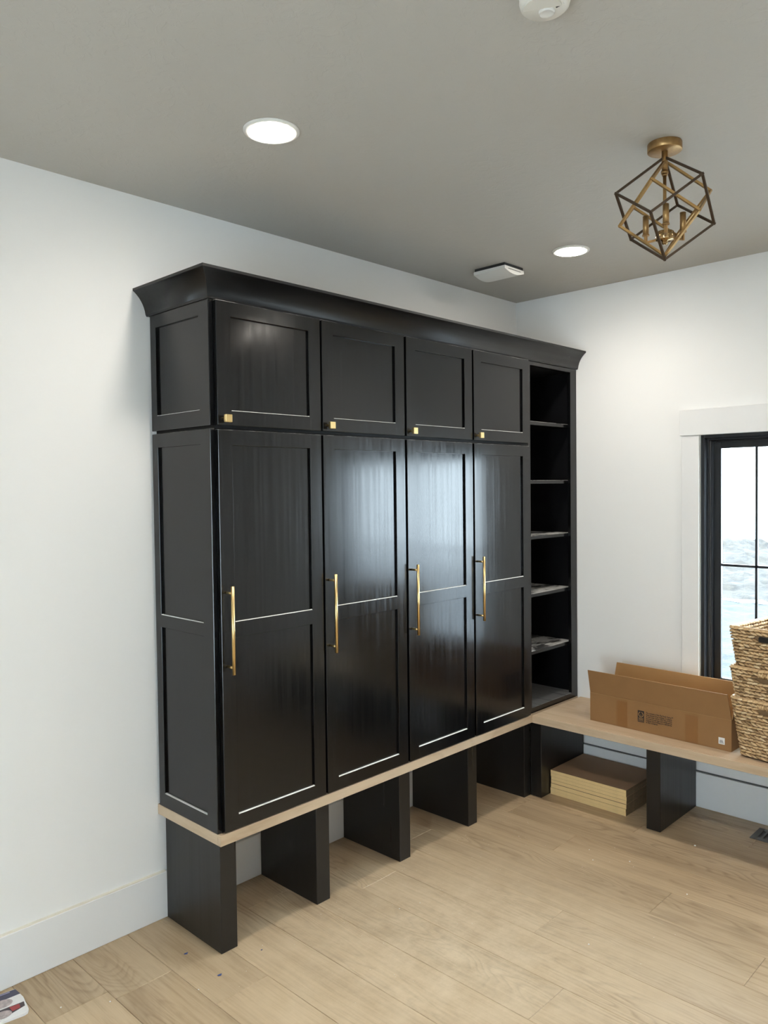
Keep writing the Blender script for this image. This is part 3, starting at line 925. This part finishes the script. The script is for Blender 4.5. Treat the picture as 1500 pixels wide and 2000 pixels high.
# printed paragraph (too fine in the photograph to read letter by letter)
LINES = ['The contents of this Flat Panel Carton\u2122', 'have passed drop testing, so please', 'do the outer carton with care, it from', 'and remove any tape and cardboard as', 'making sure nothing you will throw', 'in this container.']
def text_mesh(s, size):
    cu_ = bpy.data.curves.new('print', 'FONT'); cu_.body = s; cu_.size = size; cu_.resolution_u = 1; cu_.offset = 0.00035
    o = bpy.data.objects.new('print', cu_); COL.objects.link(o)
    dg = bpy.context.evaluated_depsgraph_get(); dg.update()
    me = bpy.data.meshes.new_from_object(o.evaluated_get(dg))
    bpy.data.objects.remove(o, do_unlink=True); bpy.data.curves.remove(cu_)
    return me
bm = bmesh.new()
for k, s in enumerate(LINES):
    me = text_mesh(s, 0.0102)
    wmax = max(v.co.x for v in me.vertices)
    sc = (0.136 if k == 0 else 0.131 if k < 5 else 0.062) / wmax
    tmp = bmesh.new(); tmp.from_mesh(me)
    vm = {v: bm.verts.new(bp_(0.305 + v.co.x * sc, -0.0009, 0.0935 - k * 0.0092 + v.co.y)) for v in tmp.verts}
    for f in tmp.faces:
        try: bm.faces.new([vm[v] for v in f.verts])
        except ValueError: pass
    tmp.free(); bpy.data.meshes.remove(me)
part('printed_text', bm, 'print_ink', body, 'small printed paragraph')
st = part('label_sticker', face_rect(0.655, 0.683, 0.026, 0.056, 0.0008), 'label_white', body, 'small white label sticker')
bm = bmesh.new()
for u0, u1, z0, z1 in ((0.659, 0.679, 0.031, 0.034), (0.659, 0.676, 0.036, 0.040), (0.661, 0.674, 0.042, 0.045)):
    bm.faces.new([bm.verts.new(bp_(u, -0.0011, zz)) for u, zz in ((u0, z0), (u1, z0), (u1, z1), (u0, z1))])
part('label_print', bm, 'label_grey', body)

# ------------------------------------------------------------------ woven baskets
BA = R(8)
b_u = Vector((-math.sin(BA), -math.cos(BA), 0))      # along the front, away from the carton
b_w = Vector((math.cos(BA), -math.sin(BA), 0))       # toward the window
BUL, BWL, BHT, TAP = 0.42, 0.36, 0.266, 0.032
def basket(corner, zb, label, grommet):
    """corner: rim corner nearest the carton and the room"""
    b = thing('woven_basket', label, 'basket', (corner.x + 0.1, corner.y - 0.2, zb), 'stacked woven baskets')
    def pt(u, w, z):          # u, w in rim coordinates
        q = corner + b_u * u + b_w * w
        return Vector((q.x, q.y, zb + z))
    def outline(z, off=0.0):
        ins = TAP * (1 - z / BHT) - off
        r = 0.022
        u0, u1, w0, w1 = ins, BUL - ins, ins, BWL - ins
        pts = []
        for cu_, cw_, a0 in ((u0 + r, w0 + r, 180), (u1 - r, w0 + r, 270), (u1 - r, w1 - r, 0), (u0 + r, w1 - r, 90)):
            for k in range(5):
                a = R(a0 + k * 22.5)
                pts.append((cu_ + r * math.cos(a), cw_ + r * math.sin(a)))
        return pts
    # liner
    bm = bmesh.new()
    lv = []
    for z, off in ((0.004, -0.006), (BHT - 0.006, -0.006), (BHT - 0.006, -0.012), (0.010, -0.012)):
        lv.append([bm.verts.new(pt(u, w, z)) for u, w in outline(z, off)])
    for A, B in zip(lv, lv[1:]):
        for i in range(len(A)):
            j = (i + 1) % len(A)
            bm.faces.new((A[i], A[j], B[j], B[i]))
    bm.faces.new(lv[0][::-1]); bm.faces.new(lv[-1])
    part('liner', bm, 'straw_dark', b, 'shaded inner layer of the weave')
    # woven strands
    bm = bmesh.new()
    rows = 18
    rr = random.Random(int(zb * 1000))
    def strand(c, d, n, ln, th, dp):
        """spindle leaf: centre c, direction d, outward n"""
        s = n.cross(d).normalized()
        rings = []
        for t, k in ((-0.5, 0.15), (-0.28, 0.85), (0.0, 1.0), (0.28, 0.85), (0.5, 0.15)):
            o_ = c + d * (ln * t)
            rings.append([bm.verts.new(o_ + s * th * k * a + n * dp * k * bb_) for a, bb_ in ((-0.5, 0.0), (-0.25, 0.8), (0.25, 0.8), (0.5, 0.0), (0.0, -0.4))])
        for A, B in zip(rings, rings[1:]):
            for i in range(5):
                f = bm.faces.new((A[i], A[(i + 1) % 5], B[(i + 1) % 5], B[i])); f.smooth = True
        bm.faces.new(rings[0][::-1]); bm.faces.new(rings[-1])
    pitch = (BHT - 0.006) / rows
    for r_i in range(rows):
        z = 0.006 + pitch * (r_i + 0.5)
        for side in (0, 1):        # outer, inner face of the wall
            if side == 1 and r_i < rows - 9: continue
            ol = outline(z, -0.0055 if side == 0 else -0.0145)
            P3 = [pt(u, w, z) for u, w in ol]; P3.append(P3[0])
            acc = 0.0
            step = 0.0225
            phase = rr.uniform(0, step)
            nxt = phase
            for A, B, pa, pb in zip(P3, P3[1:], ol, ol[1:] + ol[:1]):
                seg = (B - A).length
                while nxt < acc + seg:
                    f_ = (nxt - acc) / seg
                    c = A.lerp(B, f_)
                    u = pa[0] + (pb[0] - pa[0]) * f_; w = pa[1] + (pb[1] - pa[1]) * f_
                    nxt += step * rr.uniform(0.9, 1.1)
                    hz_ = 0.204 < z < 0.240
                    if hz_ and abs(u - BUL / 2 + 0.014) < 0.072 and w < 0.06: continue
                    d = (B - A).normalized()
                    nn = d.cross(Vector((0, 0, 1)))
                    if side == 1: nn = -nn
                    tilt = R(-17 + rr.uniform(-4, 4)) * (1 if r_i % 2 == 0 else -0.5)
                    dd = (d * math.cos(tilt) + Vector((0, 0, 1)) * math.sin(tilt)).normalized()
                    strand(c + Vector((0, 0, rr.uniform(-0.001, 0.001))), dd, nn, 0.034, pitch * 0.92 * rr.uniform(0.85, 1.05), 0.0105)
                acc += seg
    part('weave', bm, 'straw', b, 'braided straw coloured weave', 'stuff')
    # rim rope
    bm = bmesh.new()
    ol = [pt(u, w, BHT - 0.004) for u, w in outline(BHT, -0.008)]
    for i in range(len(ol)):
        cyl(bm, ol[i], ol[(i + 1) % len(ol)], 0.0068, n=8, cap=False)
    part('rim', bm, 'straw', b, 'rolled straw rim')
    hu0, hu1 = BUL / 2 - 0.014 - 0.060, BUL / 2 - 0.014 + 0.060
    if grommet:
        bm = bmesh.new()
        q = [pt(hu0 + 0.004, TAP * 0.15 + 0.003, 0.2115), pt(hu1 - 0.004, TAP * 0.15 + 0.003, 0.2115), pt(hu1, TAP * 0.14 + 0.003, 0.216), pt(hu1, TAP * 0.13 + 0.002, 0.229), pt(hu1 - 0.004, TAP * 0.12 + 0.002, 0.2335), pt(hu0 + 0.004, TAP * 0.12 + 0.002, 0.2335), pt(hu0, TAP * 0.13 + 0.002, 0.229), pt(hu0, TAP * 0.14 + 0.003, 0.216)]
        poly_prism(bm, q, b_w * 0.008)
        part('handle_slot', bm, 'black_plastic', b, 'dark handle slot')
    else:
        bm = bmesh.new()          # handle opening bound with wrapped strands along its upper edge
        u = hu0
        while u < hu1:
            c = pt(u, TAP * 0.10 + 0.002, 0.243)
            strand(c, Vector((0, 0, 1)), -b_w, 0.026, 0.0085, 0.008)
            u += 0.0078
        part('handle_wrap', bm, 'straw', b, 'wrapped handle edge')
    return b
c0 = Vector((-0.440, -1.403, 0))
basket(c0, ZB + 0.0008, 'lowest straw basket of the stack, standing on the window bench', False)
basket(c0 + Vector((0.001, 0.004, 0)), 0.581, 'middle straw basket of the nested stack by the window', False)
basket(c0 + Vector((0.000, 0.006, 0)), 0.755, 'topmost straw basket with a dark handle slot, in front of the window', True)

# ------------------------------------------------------------------ printed pack on the floor
pk = thing('printed_packet', 'glossy printed packet lying on the floor at the lower left edge', 'packet', (-3.06, -0.12, 0))
PA = R(-9)
pe1 = Vector((math.cos(PA), math.sin(PA), 0)); pe2 = Vector((-math.sin(PA), math.cos(PA), 0))
PO = Vector((-2.978, -0.050, 0))                        # rear right corner
def pp(u, v, z): return PO - pe1 * u - pe2 * v + Vector((0, 0, z))
out = [(0.012, 0.0), (0.20, 0.0), (0.20, 0.150), (0.016, 0.150), (0.005, 0.145), (0.0, 0.133), (0.0, 0.06)]
bm = bmesh.new(); poly_prism(bm, [pp(u, v, 0.0004) for u, v in out], Vector((0, 0, 0.0075)))
pbody = part('packet_body', bm, 'print_white', pk)
def patch(name, pts, mat, z):
    bm = bmesh.new(); poly_prism(bm, [pp(u, v, z) for u, v in pts], Vector((0, 0, 0.0002))); part(name, bm, mat, pbody)
patch('printed_band', [(0.012, 0.002), (0.20, 0.002), (0.20, 0.042), (0.060, 0.040), (0.004, 0.036)], 'print_navy', 0.0079)
patch('printed_stripe', [(0.030, 0.006), (0.20, 0.006), (0.20, 0.011), (0.030, 0.011)], 'print_lilac', 0.0083)
patch('printed_band', [(0.004, 0.086), (0.20, 0.090), (0.20, 0.122), (0.050, 0.126), (0.006, 0.110)], 'print_dark', 0.0079)
patch('printed_stripe', [(0.018, 0.090), (0.048, 0.090), (0.044, 0.116), (0.020, 0.112)], 'print_red', 0.0083)
for cu_, cv_, ru, rv in ((0.062, 0.060, 0.030, 0.022), (0.072, 0.118, 0.026, 0.020)):
    patch('printed_picture', [(cu_ + ru * math.cos(a * math.pi / 10), cv_ + rv * math.sin(a * math.pi / 10)) for a in range(20)], 'print_stone', 0.0087)

# ------------------------------------------------------------------ scraps on the floor
for (x, y, s), lab in zip(((-2.492, -0.281, 0.010), (-2.481, -0.473, 0.011), (-2.295, -0.461, 0.005)), ('small blue scrap on the floor nearer the baseboard', 'small blue scrap on the floor nearer the camera', 'tiny dark scrap on the floor right of the first bench leg')):
    bm = bmesh.new()
    pts = [Vector((x + s * math.cos(a) * r_, y + s * 0.6 * math.sin(a) * r_, 0.0004)) for a, r_ in ((0.3, 1.0), (1.4, 0.7), (2.3, 0.9), (3.6, 0.6), (5.0, 0.9))]
    poly_prism(bm, pts, Vector((0, 0, 0.0012)))
    tag(part('paper_scrap', bm, 'blue_chip', None, origin=(x, y, 0)), lab, 'scrap', 'scraps on the floor')
bm = bmesh.new()
crumbs = [(-1.475, -1.297, .004), (-0.797, -1.115, .004), (-0.899, -1.411, .0035), (-0.815, -0.929, .003), (-0.892, -0.990, .0035), (-1.674, -0.667, .0025), (-1.76, -0.636, .003), (-2.922, -0.241, .003), (-2.801, -0.330, .0035), (-2.572, -0.487, .0025), (-0.457, -1.261, .005)]
for _ in range(150):
    x = rnd.uniform(-2.5, -0.6); y = rnd.uniform(-1.5, -0.42) if rnd.random() < 0.5 else -0.42 - rnd.random() ** 2 * 0.5
    crumbs.append((x, y, rnd.uniform(0.0007, 0.0016)))
for x, y, s in crumbs:
    lathe(bm, (x, y, 0.0003), [(0, 0), (s, 0.0002), (s * 0.7, s * 0.6), (0, s * 0.8)], n=5, smooth=False)
tag(part('sawdust', bm, 'white_crumb'), 'pale sawdust crumbs scattered over the oak floor', 'sawdust', kind='stuff')
